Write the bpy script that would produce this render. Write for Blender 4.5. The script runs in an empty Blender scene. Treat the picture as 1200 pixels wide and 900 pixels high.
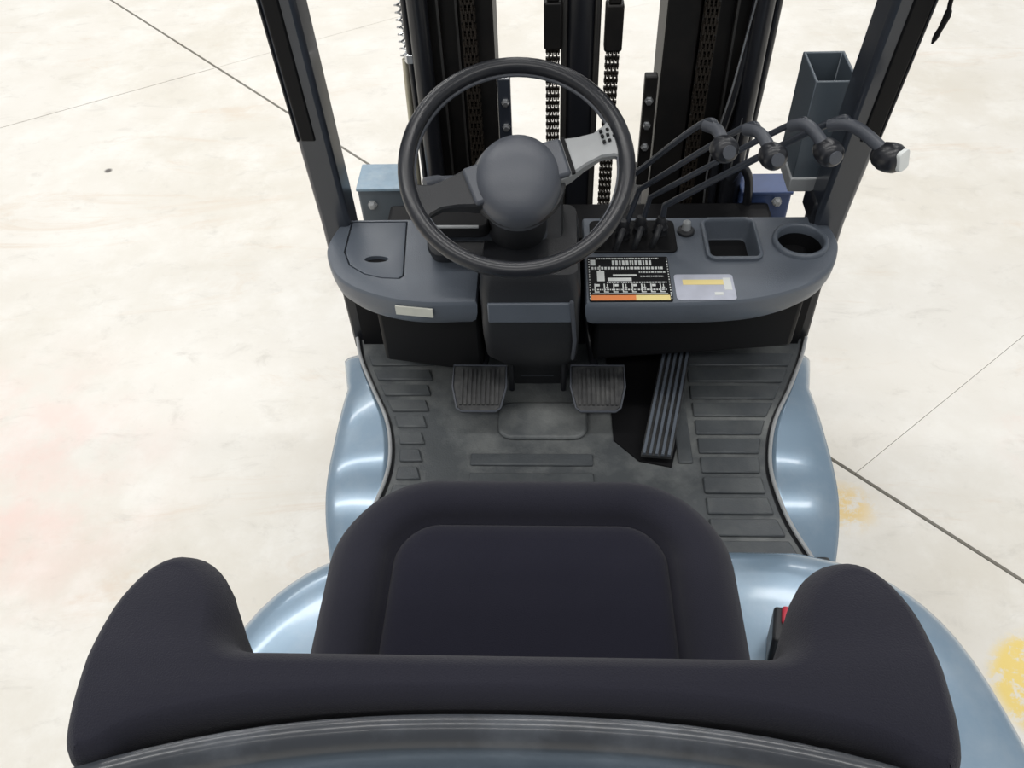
import bpy, bmesh, math, random
from mathutils import Vector, Matrix, Quaternion
from mathutils.geometry import tessellate_polygon

random.seed(7)
S = bpy.context.scene
COL = S.collection
V = Vector

# ------------------------------------------------------------------ camera
cam_data = bpy.data.cameras.new('camera')
cam = bpy.data.objects.new('camera', cam_data)
COL.objects.link(cam)
cam_data.sensor_fit = 'HORIZONTAL'
cam_data.sensor_width = 36.0
cam_data.lens = 36.0 * 996 / 1200
cam_data.clip_start = 0.02
cam_data.clip_end = 200
pitch, yaw, roll = map(math.radians, (47.74, -3.78, -2.75))
F = V((math.sin(yaw)*math.cos(pitch), math.cos(yaw)*math.cos(pitch), -math.sin(pitch)))
R0 = V((math.cos(yaw), -math.sin(yaw), 0))
U0 = R0.cross(F)
R = R0*math.cos(roll) + U0*math.sin(roll)
U = -R0*math.sin(roll) + U0*math.cos(roll)
m = Matrix((R, U, -F)).transposed().to_4x4()
m.translation = V((-0.060, -0.264, 2.039))
cam.matrix_world = m
S.camera = cam

# ------------------------------------------------------------------ world, lamps, exposure
world = bpy.data.worlds.new('warehouse_light')
S.world = world
world.use_nodes = True
wb = world.node_tree.nodes['Background']
wb.inputs[0].default_value = (0.93, 0.965, 1.0, 1)
wb.inputs[1].default_value = 0.50

def area(name, loc, rot, sx, sy, power, col=(1, 0.98, 0.95)):
    d = bpy.data.lights.new(name, 'AREA')
    d.shape = 'RECTANGLE'; d.size = sx; d.size_y = sy; d.energy = power; d.color = col
    o = bpy.data.objects.new(name, d); COL.objects.link(o)
    o.location = loc; o.rotation_euler = rot
    return o
# rows of strip lamps across the hall
for row_y, row_p in ((13.5, 420), (9.0, 420), (4.5, 330), (0.0, 330), (-4.5, 330)):
    area('ceiling_lamp', (-1.5, row_y, 7.5), (0, 0, 0), 12.0, 0.45, row_p)

S.view_settings.view_transform = 'Standard'
S.view_settings.look = 'None'
S.view_settings.gamma = 1.0
S.view_settings.use_curve_mapping = False
S.view_settings.exposure = -0.14

# ------------------------------------------------------------------ materials
def mat(name, col, rough=0.5, metal=0.0, coat=0.0, grain=0.0, gscale=40.0, bump=0.0, bscale=200.0,
        dust=0.0, dustcol=(0.4, 0.4, 0.38), dscale=6.0, spec=0.5, sheen=0.0):
    M = bpy.data.materials.new(name); M.use_nodes = True
    nt = M.node_tree; N = nt.nodes; L = nt.links
    b = N['Principled BSDF']
    b.inputs['Base Color'].default_value = (*col, 1)
    b.inputs['Roughness'].default_value = rough
    b.inputs['Metallic'].default_value = metal
    b.inputs['Coat Weight'].default_value = coat
    b.inputs['Coat Roughness'].default_value = 0.08
    b.inputs['Specular IOR Level'].default_value = spec
    b.inputs['Sheen Weight'].default_value = sheen
    tc = N.new('ShaderNodeTexCoord')
    cur = None
    def mixer(fac, a, bcol):
        mx = N.new('ShaderNodeMix'); mx.data_type = 'RGBA'
        L.new(fac, mx.inputs[0])
        if hasattr(a, 'links'): L.new(a, mx.inputs[6])
        else: mx.inputs[6].default_value = (*a, 1)
        mx.inputs[7].default_value = (*bcol, 1)
        return mx.outputs[2]
    if grain > 0:
        n = N.new('ShaderNodeTexNoise'); n.inputs['Scale'].default_value = gscale; n.inputs['Detail'].default_value = 5
        L.new(tc.outputs['Object'], n.inputs['Vector'])
        cur = mixer(n.outputs[0], tuple(c*(1-grain) for c in col), tuple(min(1, c*(1+grain)) for c in col))
    if dust > 0:
        n = N.new('ShaderNodeTexNoise'); n.inputs['Scale'].default_value = dscale; n.inputs['Detail'].default_value = 8
        n.inputs['Roughness'].default_value = 0.65
        L.new(tc.outputs['Object'], n.inputs['Vector'])
        r = N.new('ShaderNodeValToRGB')
        r.color_ramp.elements[0].position = 0.44; r.color_ramp.elements[0].color = (0, 0, 0, 1)
        r.color_ramp.elements[1].position = 0.75; r.color_ramp.elements[1].color = (dust, dust, dust, 1)
        L.new(n.outputs[0], r.inputs[0])
        cur = mixer(r.outputs[0], cur if cur is not None else col, dustcol)
    if cur is not None: L.new(cur, b.inputs['Base Color'])
    if bump > 0:
        n = N.new('ShaderNodeTexNoise'); n.inputs['Scale'].default_value = bscale; n.inputs['Detail'].default_value = 3
        L.new(tc.outputs['Object'], n.inputs['Vector'])
        bp = N.new('ShaderNodeBump'); bp.inputs['Strength'].default_value = bump; bp.inputs['Distance'].default_value = 0.002
        L.new(n.outputs[0], bp.inputs['Height']); L.new(bp.outputs[0], b.inputs['Normal'])
    return M

M = {}
M['paint_black'] = mat('black_paint', (0.013, 0.014, 0.018), 0.32, grain=0.15, gscale=15)
M['pillar_grey'] = mat('pillar_paint', (0.034, 0.040, 0.053), 0.30, grain=0.15, gscale=12, coat=0.3)
M['deep_black'] = mat('deep_black', (0.006, 0.006, 0.007), 0.6, spec=0.2)
M['mast_black'] = mat('mast_paint', (0.009, 0.0085, 0.0085), 0.5, spec=0.3, grain=0.3, gscale=20, dust=0.2, dustcol=(0.06, 0.05, 0.04), dscale=9)
M['mast_edge'] = mat('mast_worn_steel', (0.05, 0.048, 0.046), 0.38, metal=0.3, grain=0.3)
M['chain'] = mat('chain_steel', (0.035, 0.028, 0.022), 0.45, metal=0.5, grain=0.4, gscale=90)
M['steel'] = mat('bright_steel', (0.55, 0.56, 0.57), 0.28, metal=0.85, grain=0.15)
M['zinc'] = mat('zinc_tube', (0.50, 0.47, 0.36), 0.45, metal=0.3, grain=0.15)
M['dash'] = mat('dash_plastic', (0.105, 0.122, 0.148), 0.38, grain=0.18, gscale=9, bump=0.25, bscale=420)
M['dash_dark'] = mat('dark_plastic', (0.017, 0.018, 0.021), 0.45, bump=0.2, bscale=400)
M['wheel_rim'] = mat('wheel_rubber', (0.015, 0.016, 0.020), 0.30)
M['hub'] = mat('hub_plastic', (0.075, 0.082, 0.098), 0.40, bump=0.15, bscale=500)
M['silver'] = mat('silver_plastic', (0.34, 0.35, 0.355), 0.4, grain=0.1)
M['blue_paint'] = mat('blue_grey_paint', (0.205, 0.290, 0.375), 0.25, metal=0.35, coat=0.5, grain=0.08, gscale=5,
                      dust=0.30, dustcol=(0.42, 0.47, 0.50), dscale=12)
M['blue_deep'] = mat('blue_bracket_paint', (0.045, 0.075, 0.18), 0.45, grain=0.2)
M['blue_light'] = mat('pale_blue_paint', (0.20, 0.29, 0.37), 0.42, grain=0.2, dust=0.4, dustcol=(0.4, 0.45, 0.48), dscale=25)
M['mat'] = mat('floor_mat_rubber', (0.070, 0.077, 0.082), 0.55, grain=0.35, gscale=9, dust=0.80, dustcol=(0.27, 0.28, 0.27), dscale=5, bump=0.4, bscale=260)
M['mat_rib'] = mat('floor_mat_rib', (0.064, 0.071, 0.077), 0.5, grain=0.3, gscale=14, dust=0.35, dustcol=(0.2, 0.21, 0.2), dscale=9, bump=0.3, bscale=260)
M['pedal'] = mat('pedal_rubber', (0.022, 0.023, 0.025), 0.5, grain=0.3, gscale=30, dust=0.4, dustcol=(0.16, 0.16, 0.15), dscale=30)
M['fabric'] = mat('seat_fabric', (0.019, 0.019, 0.028), 0.95, grain=0.12, gscale=7, bump=0.5, bscale=900, spec=0.15, sheen=0.10)
M['fabric_in'] = mat('seat_fabric_insert', (0.014, 0.014, 0.023), 0.95, grain=0.12, gscale=7, bump=0.5, bscale=900, spec=0.12, sheen=0.08)
M['shell'] = mat('seat_shell', (0.034, 0.038, 0.046), 0.30, coat=0.25, grain=0.2, gscale=6, dust=0.65, dustcol=(0.17, 0.19, 0.22), dscale=7)
M['tube'] = mat('grey_tube_paint', (0.085, 0.105, 0.125), 0.4, grain=0.12, gscale=12)
M['white'] = mat('white_print', (0.72, 0.74, 0.72), 0.5, grain=0.08)
M['cream'] = mat('cream_label', (0.62, 0.62, 0.55), 0.45, grain=0.12)
M['label_grey'] = mat('grey_label', (0.48, 0.50, 0.58), 0.45, grain=0.25, gscale=30)
M['yellow'] = mat('yellow_print', (0.85, 0.70, 0.30), 0.45)
M['orange'] = mat('orange_print', (0.80, 0.25, 0.07), 0.45)
M['red'] = mat('red_plastic', (0.50, 0.035, 0.06), 0.4)
M['tyre'] = mat('tyre_rubber', (0.02, 0.02, 0.021), 0.7, grain=0.3)
M['joint'] = mat('joint_fill', (0.055, 0.050, 0.042), 0.9, grain=0.5, gscale=30)

def concrete():
    Mt = bpy.data.materials.new('concrete'); Mt.use_nodes = True
    nt = Mt.node_tree; N = nt.nodes; L = nt.links; b = N['Principled BSDF']
    tc = N.new('ShaderNodeTexCoord')
    def noise(sc, det=6, rough=0.6, off=(0, 0, 0), scl=(1, 1, 1), dist=0.0):
        mp = N.new('ShaderNodeMapping'); mp.inputs['Location'].default_value = off; mp.inputs['Scale'].default_value = scl
        L.new(tc.outputs['Object'], mp.inputs['Vector'])
        n = N.new('ShaderNodeTexNoise'); n.inputs['Scale'].default_value = sc; n.inputs['Detail'].default_value = det
        n.inputs['Roughness'].default_value = rough; n.inputs['Distortion'].default_value = dist
        L.new(mp.outputs[0], n.inputs['Vector']); return n.outputs[0]
    def ramp(src, p0, p1, v0=0., v1=1.):
        r = N.new('ShaderNodeMapRange'); r.inputs[1].default_value = p0; r.inputs[2].default_value = p1
        r.inputs[3].default_value = v0; r.inputs[4].default_value = v1; r.interpolation_type = 'SMOOTHSTEP'
        L.new(src, r.inputs[0]); return r.outputs[0]
    def mix(f, a, c):
        mx = N.new('ShaderNodeMix'); mx.data_type = 'RGBA'; L.new(f, mx.inputs[0])
        if isinstance(a, tuple): mx.inputs[6].default_value = (*a, 1)
        else: L.new(a, mx.inputs[6])
        mx.inputs[7].default_value = (*c, 1); return mx.outputs[2]
    def mul(a, c):
        q = N.new('ShaderNodeMath'); q.operation = 'MULTIPLY'; L.new(a, q.inputs[0]); L.new(c, q.inputs[1]); return q.outputs[0]
    def blob(c, r0, r1):      # soft round mask about a point of the floor
        d = N.new('ShaderNodeVectorMath'); d.operation = 'DISTANCE'
        L.new(tc.outputs['Object'], d.inputs[0]); d.inputs[1].default_value = c
        return ramp(d.outputs['Value'], r0, r1, 1., 0.)
    c = mix(ramp(noise(0.9), 0.35, 0.7), (0.70, 0.675, 0.625), (0.62, 0.585, 0.515))
    c = mix(ramp(noise(3.2, 8, 0.7, (3, 1, 0)), 0.42, 0.75, 0, 0.75), c, (0.77, 0.755, 0.715))
    c = mix(ramp(noise(6, 8, 0.72, (7, 2, 0), (1, 1.8, 1), 0.6), 0.52, 0.78, 0, 0.55), c, (0.47, 0.445, 0.40))
    c = mix(ramp(noise(17, 6, 0.7, (1, 9, 0)), 0.58, 0.8, 0, 0.45), c, (0.52, 0.49, 0.44))
    c = mix(ramp(noise(2.2, 8, 0.75, (12, 5, 0), (0.35, 1.4, 1), 1.2), 0.56, 0.70, 0, 0.5), c, (0.60, 0.50, 0.40))
    # pinkish stains, worn yellow paint
    c = mix(mul(blob((-1.75, 1.15, 0), 0.1, 0.75), ramp(noise(3.0, 5, 0.6, (2, 2, 0)), 0.35, 0.65, 0, 0.38)), c, (0.80, 0.46, 0.42))
    c = mix(mul(blob((1.55, 1.35, 0), 0.05, 0.35), ramp(noise(6.0, 5, 0.6, (2, 2, 0)), 0.45, 0.65, 0, 0.35)), c, (0.72, 0.44, 0.38))
    yl = ramp(noise(16, 8, 0.8, (5, 5, 0)), 0.42, 0.56, 0, 0.75)
    c = mix(mul(blob((0.775, 1.12, 0), 0.02, 0.11), yl), c, (0.72, 0.50, 0.14))
    c = mix(mul(blob((1.15, 0.60, 0), 0.12, 0.165), ramp(noise(22, 8, 0.8, (5, 8, 0)), 0.42, 0.50, 0.1, 0.85)), c, (0.78, 0.58, 0.13))
    c = mix(blob((-1.963, 2.825, 0), 0.008, 0.022), c, (0.12, 0.11, 0.10))
    L.new(c, b.inputs['Base Color'])
    b.inputs['Roughness'].default_value = 0.48
    b.inputs['Specular IOR Level'].default_value = 0.35
    bp = N.new('ShaderNodeBump'); bp.inputs['Strength'].default_value = 0.15; bp.inputs['Distance'].default_value = 0.003
    L.new(noise(40), bp.inputs['Height']); L.new(bp.outputs[0], b.inputs['Normal'])
    return Mt
M['concrete'] = concrete()

# ------------------------------------------------------------------ helpers
def empty(name, loc=(0, 0, 0), **props):
    o = bpy.data.objects.new(name, None); COL.objects.link(o); o.location = loc
    for k, v in props.items(): o[k] = v
    return o
def ob(name, bm, m_, parent=None, label=None, smooth=False, bevel=0.0, seg=2, angle=40, **props):
    bmesh.ops.recalc_face_normals(bm, faces=bm.faces)
    me = bpy.data.meshes.new(name); bm.to_mesh(me); bm.free()
    if isinstance(m_, (list, tuple)):
        for q in m_: me.materials.append(M[q])
    else: me.materials.append(M[m_])
    o = bpy.data.objects.new(name, me); COL.objects.link(o)
    if bevel > 0:
        b = o.modifiers.new('bevel', 'BEVEL'); b.width = bevel; b.segments = seg; b.limit_method = 'ANGLE'
        b.angle_limit = math.radians(35); b.harden_normals = False
    if smooth or bevel > 0:
        for p in me.polygons: p.use_smooth = True
        me.set_sharp_from_angle(angle=math.radians(angle))
    if parent: o.parent = parent
    if label: o['label'] = label
    for k, v in props.items(): o[k] = v
    return o
def repeat(src, loc, label=None):
    c = src.copy(); COL.objects.link(c); c.location = loc
    if label: c['label'] = label
    return c
def NB(): return bmesh.new()
def box(bm, x0, x1, y0, y1, z0, z1, mtx=None, mi=0):
    vs = [bm.verts.new((x, y, z)) for z in (z0, z1) for y in (y0, y1) for x in (x0, x1)]
    for f in ((0, 1, 3, 2), (4, 5, 7, 6), (0, 1, 5, 4), (2, 3, 7, 6), (0, 2, 6, 4), (1, 3, 7, 5)):
        bm.faces.new([vs[i] for i in f]).material_index = mi
    if mtx is not None: bmesh.ops.transform(bm, matrix=mtx, verts=vs)
    return vs
def frame(a, b, up=(0, 0, 1)):
    """matrix whose z axis runs from a to b"""
    a = V(a); d = (V(b)-a); z = d.normalized(); x = V(up).cross(z)
    if x.length < 1e-4: x = V((1, 0, 0))
    x.normalize(); y = z.cross(x)
    mm = Matrix((x, y, z)).transposed().to_4x4(); mm.translation = a
    return mm, d.length
def beam(bm, a, b, w, h, up=(0, 1, 0), mi=0):
    mm, L = frame(a, b, up)
    return box(bm, -w/2, w/2, -h/2, h/2, 0, L, mm, mi)
def tube(bm, pts, r, n=10, cap=True, closed=False, mi=0):
    pts = [V(p) for p in pts]; k = len(pts)
    rs = r if isinstance(r, (list, tuple)) else [r]*k
    rings = []; prev = None
    for i, p in enumerate(pts):
        if closed: t = (pts[(i+1) % k]-pts[i-1]).normalized()
        else: t = (pts[min(i+1, k-1)]-pts[max(i-1, 0)]).normalized()
        if prev is None:
            x = t.orthogonal().normalized()
        else:
            x = prev - t*prev.dot(t); x.normalize()
        prev = x; y = t.cross(x)
        rings.append([bm.verts.new(p + (x*math.cos(2*math.pi*j/n)+y*math.sin(2*math.pi*j/n))*rs[i]) for j in range(n)])
    for i in range(k if closed else k-1):
        a, b = rings[i], rings[(i+1) % k]
        for j in range(n):
            bm.faces.new((a[j], a[(j+1) % n], b[(j+1) % n], b[j])).material_index = mi
    if cap and not closed:
        bm.faces.new(rings[0]).material_index = mi; bm.faces.new(rings[-1]).material_index = mi
def curve(pts, n=8):
    """Catmull-Rom through points"""
    P = [V(p) for p in pts]; P = [P[0]*2-P[1]] + P + [P[-1]*2-P[-2]]
    out = []
    for i in range(1, len(P)-2):
        for k in range(n):
            t = k/n
            out.append(0.5*((2*P[i]) + (P[i+1]-P[i-1])*t + (2*P[i-1]-5*P[i]+4*P[i+1]-P[i+2])*t*t + (3*P[i]-P[i-1]-3*P[i+1]+P[i+2])*t**3))
    out.append(P[-2]); return out
def prism(bm, poly, z0, z1, mtx=None, mi=0):
    a = [bm.verts.new((x, y, z0)) for x, y in poly]; b = [bm.verts.new((x, y, z1)) for x, y in poly]
    n = len(poly)
    for i in range(n): bm.faces.new((a[i], a[(i+1) % n], b[(i+1) % n], b[i])).material_index = mi
    bm.faces.new(a).material_index = mi; bm.faces.new(b).material_index = mi
    if mtx is not None: bmesh.ops.transform(bm, matrix=mtx, verts=a+b)
def loft(bm, rings, cap0=True, cap1=True, closed=True, mi=0):
    rr = [[bm.verts.new(p) for p in r] for r in rings]; n = len(rr[0])
    for a, b in zip(rr, rr[1:]):
        for j in range(n if closed else n-1):
            bm.faces.new((a[j], a[(j+1) % n], b[(j+1) % n], b[j])).material_index = mi
    if cap0: bm.faces.new(rr[0]).material_index = mi
    if cap1: bm.faces.new(rr[-1]).material_index = mi
def rrect(x0, x1, y0, y1, r, n=6):
    """rounded rectangle; r = one radius or (front-right, front-left, back-left, back-right) with front = +y"""
    if not isinstance(r, (list, tuple)): r = (r,)*4
    out = []
    for (cx, cy, sx, sy, a0), q in zip(((x1, y1, -1, -1, 0), (x0, y1, 1, -1, 90), (x0, y0, 1, 1, 180), (x1, y0, -1, 1, 270)), r):
        for k in range(n+1):
            a = math.radians(a0+90*k/n)
            out.append((cx+sx*q+q*math.cos(a), cy+sy*q+q*math.sin(a)))
    return out
def lathe(bm, prof, n=32, mtx=None, cap=True, mi=0):
    rings = [[(r*math.cos(2*math.pi*j/n), r*math.sin(2*math.pi*j/n), z) for j in range(n)] for r, z in prof]
    b0 = len(bm.verts)
    loft(bm, rings, cap, cap, mi=mi)
    bm.verts.ensure_lookup_table()
    if mtx is not None: bmesh.ops.transform(bm, matrix=mtx, verts=bm.verts[b0:])
def bool_cut(o, cutters):
    """carve real hollows with meshes, keep only the result"""
    tmp = []
    for bmc in cutters:
        bmesh.ops.recalc_face_normals(bmc, faces=bmc.faces)
        me = bpy.data.meshes.new('cut'); bmc.to_mesh(me); bmc.free()
        c = bpy.data.objects.new('cut', me); COL.objects.link(c); tmp.append(c)
        md = o.modifiers.new('b', 'BOOLEAN'); md.object = c; md.operation = 'DIFFERENCE'; md.solver = 'EXACT'
    bpy.context.view_layer.update()
    dg = bpy.context.evaluated_depsgraph_get()
    me = bpy.data.meshes.new_from_object(o.evaluated_get(dg))
    o.modifiers.clear(); old = o.data; o.data = me; me.name = old.name
    for c in tmp: bpy.data.objects.remove(c)
    for p in me.polygons: p.use_smooth = True
    me.set_sharp_from_angle(angle=math.radians(35))

# ------------------------------------------------------------------ floor slabs
floor = empty('floor', kind='structure', label='pale worn concrete floor cut by thin straight joints')
bm = NB(); box(bm, -16, 16, -9, 22, -0.20, -0.012); ob('joint_bed', bm, 'joint', floor, label='dark filler showing in the floor joints')
def clip(poly, p, nrm, off):
    """keep the side where (q-p).n > off"""
    out = []; n = V(nrm).normalized(); p = V(p)
    f = lambda q: (V(q)-p).dot(n)-off
    for i in range(len(poly)):
        a, b = poly[i], poly[(i+1) % len(poly)]; fa, fb = f(a), f(b)
        if fa >= 0: out.append(a)
        if (fa >= 0) != (fb >= 0):
            t = fa/(fa-fb); out.append((a[0]+(b[0]-a[0])*t, a[1]+(b[1]-a[1])*t))
    return out
big = [(-16, -9), (16, -9), (16, 22), (-16, 22)]
P1 = (0.763, 1.296); N1 = (0.698, 0.716)        # the long joint
P2 = (-1.75, 3.71); N2 = (-0.527, 0.85)         # the fainter joint across it
P3 = (0.83, 1.235); N3 = (-0.64, 0.77)          # hairline crack on the right
near = clip(big, P1, (-N1[0], -N1[1]), 0.006); far = clip(big, P1, N1, 0.006)
slabs = [clip(near, P2, N2, 0.0022), clip(near, P2, (-N2[0], -N2[1]), 0.0022)]
farl = clip(far, P2, N2, 0.0012); farr = clip(far, P2, (-N2[0], -N2[1]), 0.0012)
slabs += [farl, clip(farr, P3, N3, 0.0008), clip(farr, P3, (-N3[0], -N3[1]), 0.0008)]
for s in slabs:
    bm = NB(); prism(bm, s, -0.19, 0.0); ob('slab', bm, 'concrete', floor)

# ================================================================== FORKLIFT
FL = empty('forklift', (0, 0, 0), category='forklift',
           label='black and blue-grey forklift truck seen from above its seat, on pale concrete')
DZ = 0.62

# chassis below the deck, wheels
bm = NB(); box(bm, -0.36, 0.36, -0.95, 1.40, 0.16, 0.585); ob('chassis', bm, 'deep_black', FL, bevel=0.01)
def wheel(x, y, r, w):
    mm = Matrix.Translation((x, y, r)) @ Matrix.Rotation(math.radians(90), 4, 'Y')
    bm = NB(); lathe(bm, [(r*0.55, -w/2), (r*0.93, -w/2), (r, -w*0.36), (r, w*0.36), (r*0.93, w/2), (r*0.55, w/2)], 36, mm)
    t = ob('wheel', bm, 'tyre', FL, smooth=True)
    bm = NB(); lathe(bm, [(r*0.5, -w/2-0.004), (r*0.54, -w/2-0.004), (r*0.54, w/2+0.004), (r*0.5, w/2+0.004)], 28, mm); ob('wheel_hub', bm, 'steel', t, smooth=True)
for x in (-0.455, 0.455): wheel(x, 0.93, 0.272, 0.17); wheel(x, -0.62, 0.24, 0.16)

# deck plate (outline follows the two wheel arches)
left_edge = [(-0.520, 1.165), (-0.500, 1.095), (-0.460, 1.005), (-0.422, 0.925), (-0.403, 0.860), (-0.396, 0.79), (-0.405, 0.72), (-0.428, 0.64), (-0.452, 0.57)]
right_edge = [(0.538, 1.165), (0.512, 1.095), (0.470, 1.005), (0.428, 0.925), (0.405, 0.860), (0.392, 0.79), (0.395, 0.72), (0.408, 0.65), (0.436, 0.57)]
def smooth2(p): return [(q.x, q.y) for q in curve([(a, b, 0) for a, b in p], 5)]
LE, RE = smooth2(left_edge), smooth2(right_edge)
poly = LE + [(-0.46, 0.44), (0.45, 0.44)] + RE[::-1]
bm = NB(); prism(bm, poly, DZ-0.03, DZ-0.004); deck = ob('deck_plate', bm, 'dash_dark', FL)
inL = [(x+0.012, y) for x, y in LE]; inR = [(x-0.012, y) for x, y in RE]
poly = inL + [(-0.44, 0.45), (0.43, 0.45)] + inR[::-1]
bm = NB(); prism(bm, poly, DZ-0.005, DZ); fmat = ob('floor_mat', bm, 'mat', FL, label='dusty dark grey rubber mat on the footwell floor')
def interp(edge, y):
    for a, b in zip(edge, edge[1:]):
        if (a[1]-y)*(b[1]-y) <= 0: return a[0]+(b[0]-a[0])*(y-a[1])/((b[1]-a[1]) or 1e-9)
    return edge[-1][0]
# raised tread pads: left column and right column
def pad(poly, name='mat_pad'):
    bm = NB(); prism(bm, poly, DZ-0.0005, DZ+0.0065); return ob(name, bm, 'mat_rib', fmat, bevel=0.0025, seg=1)
y = 1.115
while y > 0.72:
    y0, y1 = y-0.038, y-0.006
    x0a, x0b = interp(LE, y0)+0.022, interp(LE, y1)+0.022
    pad([(x0a, y0), (-0.325, y0), (-0.335, y1), (x0b, y1)])
    y -= 0.046
y = 1.120
while y > 0.50:
    y0, y1 = y-0.044, y-0.005
    pad([(0.250, y0), (interp(RE, y0)-0.024, y0), (interp(RE, y1)-0.024, y1), (0.250, y1)])
    y -= 0.050
for (x0, x1, y0, y1) in ((-0.225, 0.03, 0.742, 0.772), (-0.225, 0.03, 0.792, 0.822), (0.205, 0.235, 0.80, 1.12)):
    pad([(x0, y0), (x1, y0), (x1, y1), (x0, y1)], 'mat_rib')
# raised heel plate between the pedals
bm = NB(); prism(bm, rrect(-0.17, 0.02, 0.86, 0.96, 0.03), DZ, DZ+0.012); ob('tunnel_cover', bm, 'mat', fmat, bevel=0.005)

# wheel arches
def fender(edge, sgn, label):
    E = edge; n = len(E); rings = []
    for (x, y) in E:
        top = 0.622 - 0.75*max(0, y-0.90)**2 - 1.6*max(0, 0.84-y)**2
        xo = sgn*(0.526 + 0.28*max(0, y-1.04) - 0.8*max(0, 0.78-y)**2)
        ring = []
        for k in range(12):
            t = k/11
            if t < 0.8:
                s = t/0.8
                xx = x + (xo-x)*s; zz = top - 0.014*s - 0.008*s**6
            else:
                a = (t-0.8)/0.2; xx = xo + sgn*0.012*math.sin(a*math.pi/2); zz = top-0.022 - 0.016*a - 0.20*max(0, a-0.3)
            ring.append((xx, y, zz))
        ring.append((ring[-1][0]-sgn*0.006, y, ring[-1][2]-0.002))
        rings.append(ring)
    bm = NB(); loft(bm, rings, False, False, closed=False)
    f = ob('fender', bm, 'blue_paint', FL, smooth=True, angle=60, label=label)
    s = f.modifiers.new('thick', 'SOLIDIFY'); s.thickness = 0.006; s.offset = -1
    bm = NB()
    tube(bm, [(x-sgn*0.002, y, max(DZ, 0.624 - 0.0*y)+0.002) for x, y in E], 0.0042, 8)
    ob('edge_bead', bm, 'silver', f, smooth=True, label='pale bright bead along the inner edge')
    bm = NB()   # inner step wall below the mat edge
    loft(bm, [[(x+sgn*0.001, y, DZ+0.002), (x+sgn*0.004, y, DZ-0.14)] for x, y in E], False, False, closed=False)
    ob('step_wall', bm, 'dash_dark', f)
fender(LE, -1, 'glossy blue-grey left wheel arch beside the footwell')
fender(RE, 1, 'glossy blue-grey right wheel arch beside the footwell')

# front bulkhead under the dash, side gussets
bm = NB(); box(bm, -0.50, 0.515, 1.150, 1.175, DZ-0.03, 0.93); ob('bulkhead', bm, 'deep_black', FL, label='black front wall of the footwell')
bm = NB(); box(bm, -0.44, 0.45, 1.18, 1.40, 0.30, 0.84); ob('front_cowl', bm, 'deep_black', FL, bevel=0.01)
bm = NB(); prism(bm, [(-0.42, 1.16), (-0.42, 1.02), (-0.20, 0.98), (-0.20, 1.16)], 0.70, 0.93)
ob('under_dash_box', bm, 'deep_black', FL, bevel=0.01)
bm = NB(); prism(bm, [(0.47, 1.16), (0.45, 1.02), (0.03, 0.98), (0.03, 1.16)], 0.74, 0.93)
ob('under_dash_box', bm, 'deep_black', FL, bevel=0.01)

# ---------------------------------------------------------------- hood
def hood_outline(g=0.0):
    pts = [(-0.26, 0.468), (0.25, 0.468), (0.367, 0.460), (0.474, 0.415), (0.546, 0.324), (0.586, 0.177), (0.606, 0.0), (0.615, -0.3), (0.58, -0.70), (0.40, -0.90),
           (-0.40, -0.90), (-0.58, -0.70), (-0.600, -0.3), (-0.592, 0.0), (-0.572, 0.180), (-0.531, 0.330), (-0.455, 0.420), (-0.36, 0.462)]
    P = [V((x, y, 0)) for x, y in pts]; n = len(P); out = []
    for i in range(n):
        a, b, c, d = P[i-1], P[i], P[(i+1) % n], P[(i+2) % n]
        for k in range(4):
            t = k/4
            out.append(0.5*((2*b)+(c-a)*t+(2*a-5*b+4*c-d)*t*t+(3*b-a-3*c+d)*t**3))
    cx, cy = 0.0, -0.2
    return [(p.x + (g if p.x > 0 else -g)*min(1, abs(p.x)/0.4), p.y + (g if p.y > cy else -g)*min(1, abs(p.y-cy)/0.5)) for p in out]
rings = [[(x, y, z) for x, y in hood_outline(g)] for g, z in
         ((0.0, 0.58), (0.004, 0.70), (0.004, 0.800), (0.003, 0.818), (-0.003, 0.832), (-0.013, 0.843), (-0.026, 0.849), (-0.05, 0.852), (-0.10, 0.853))]
bm = NB(); loft(bm, rings); hood = ob('hood', bm, 'blue_paint', FL, smooth=True, angle=50, label='glossy blue-grey engine hood around the seat')
bm = NB(); loft(bm, [[(x, y, z) for x, y in hood_outline(g)] for g, z in ((0.0, 0.765), (0.012, 0.765), (0.014, 0.772), (0.012, 0.779), (0.0, 0.779))], True, True)
ob('edge_lip', bm, 'blue_light', hood, smooth=True)
bm = NB(); box(bm, -0.56, 0.56, -0.88, 0.10, 0.22, 0.58); ob('counterweight', bm, 'blue_paint', FL, bevel=0.04, seg=3)
bm = NB(); box(bm, 0.395, 0.475, 0.555, 0.60, 0.50, 0.60); ob('step_stop', bm, 'dash_dark', FL, bevel=0.008)

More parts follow.
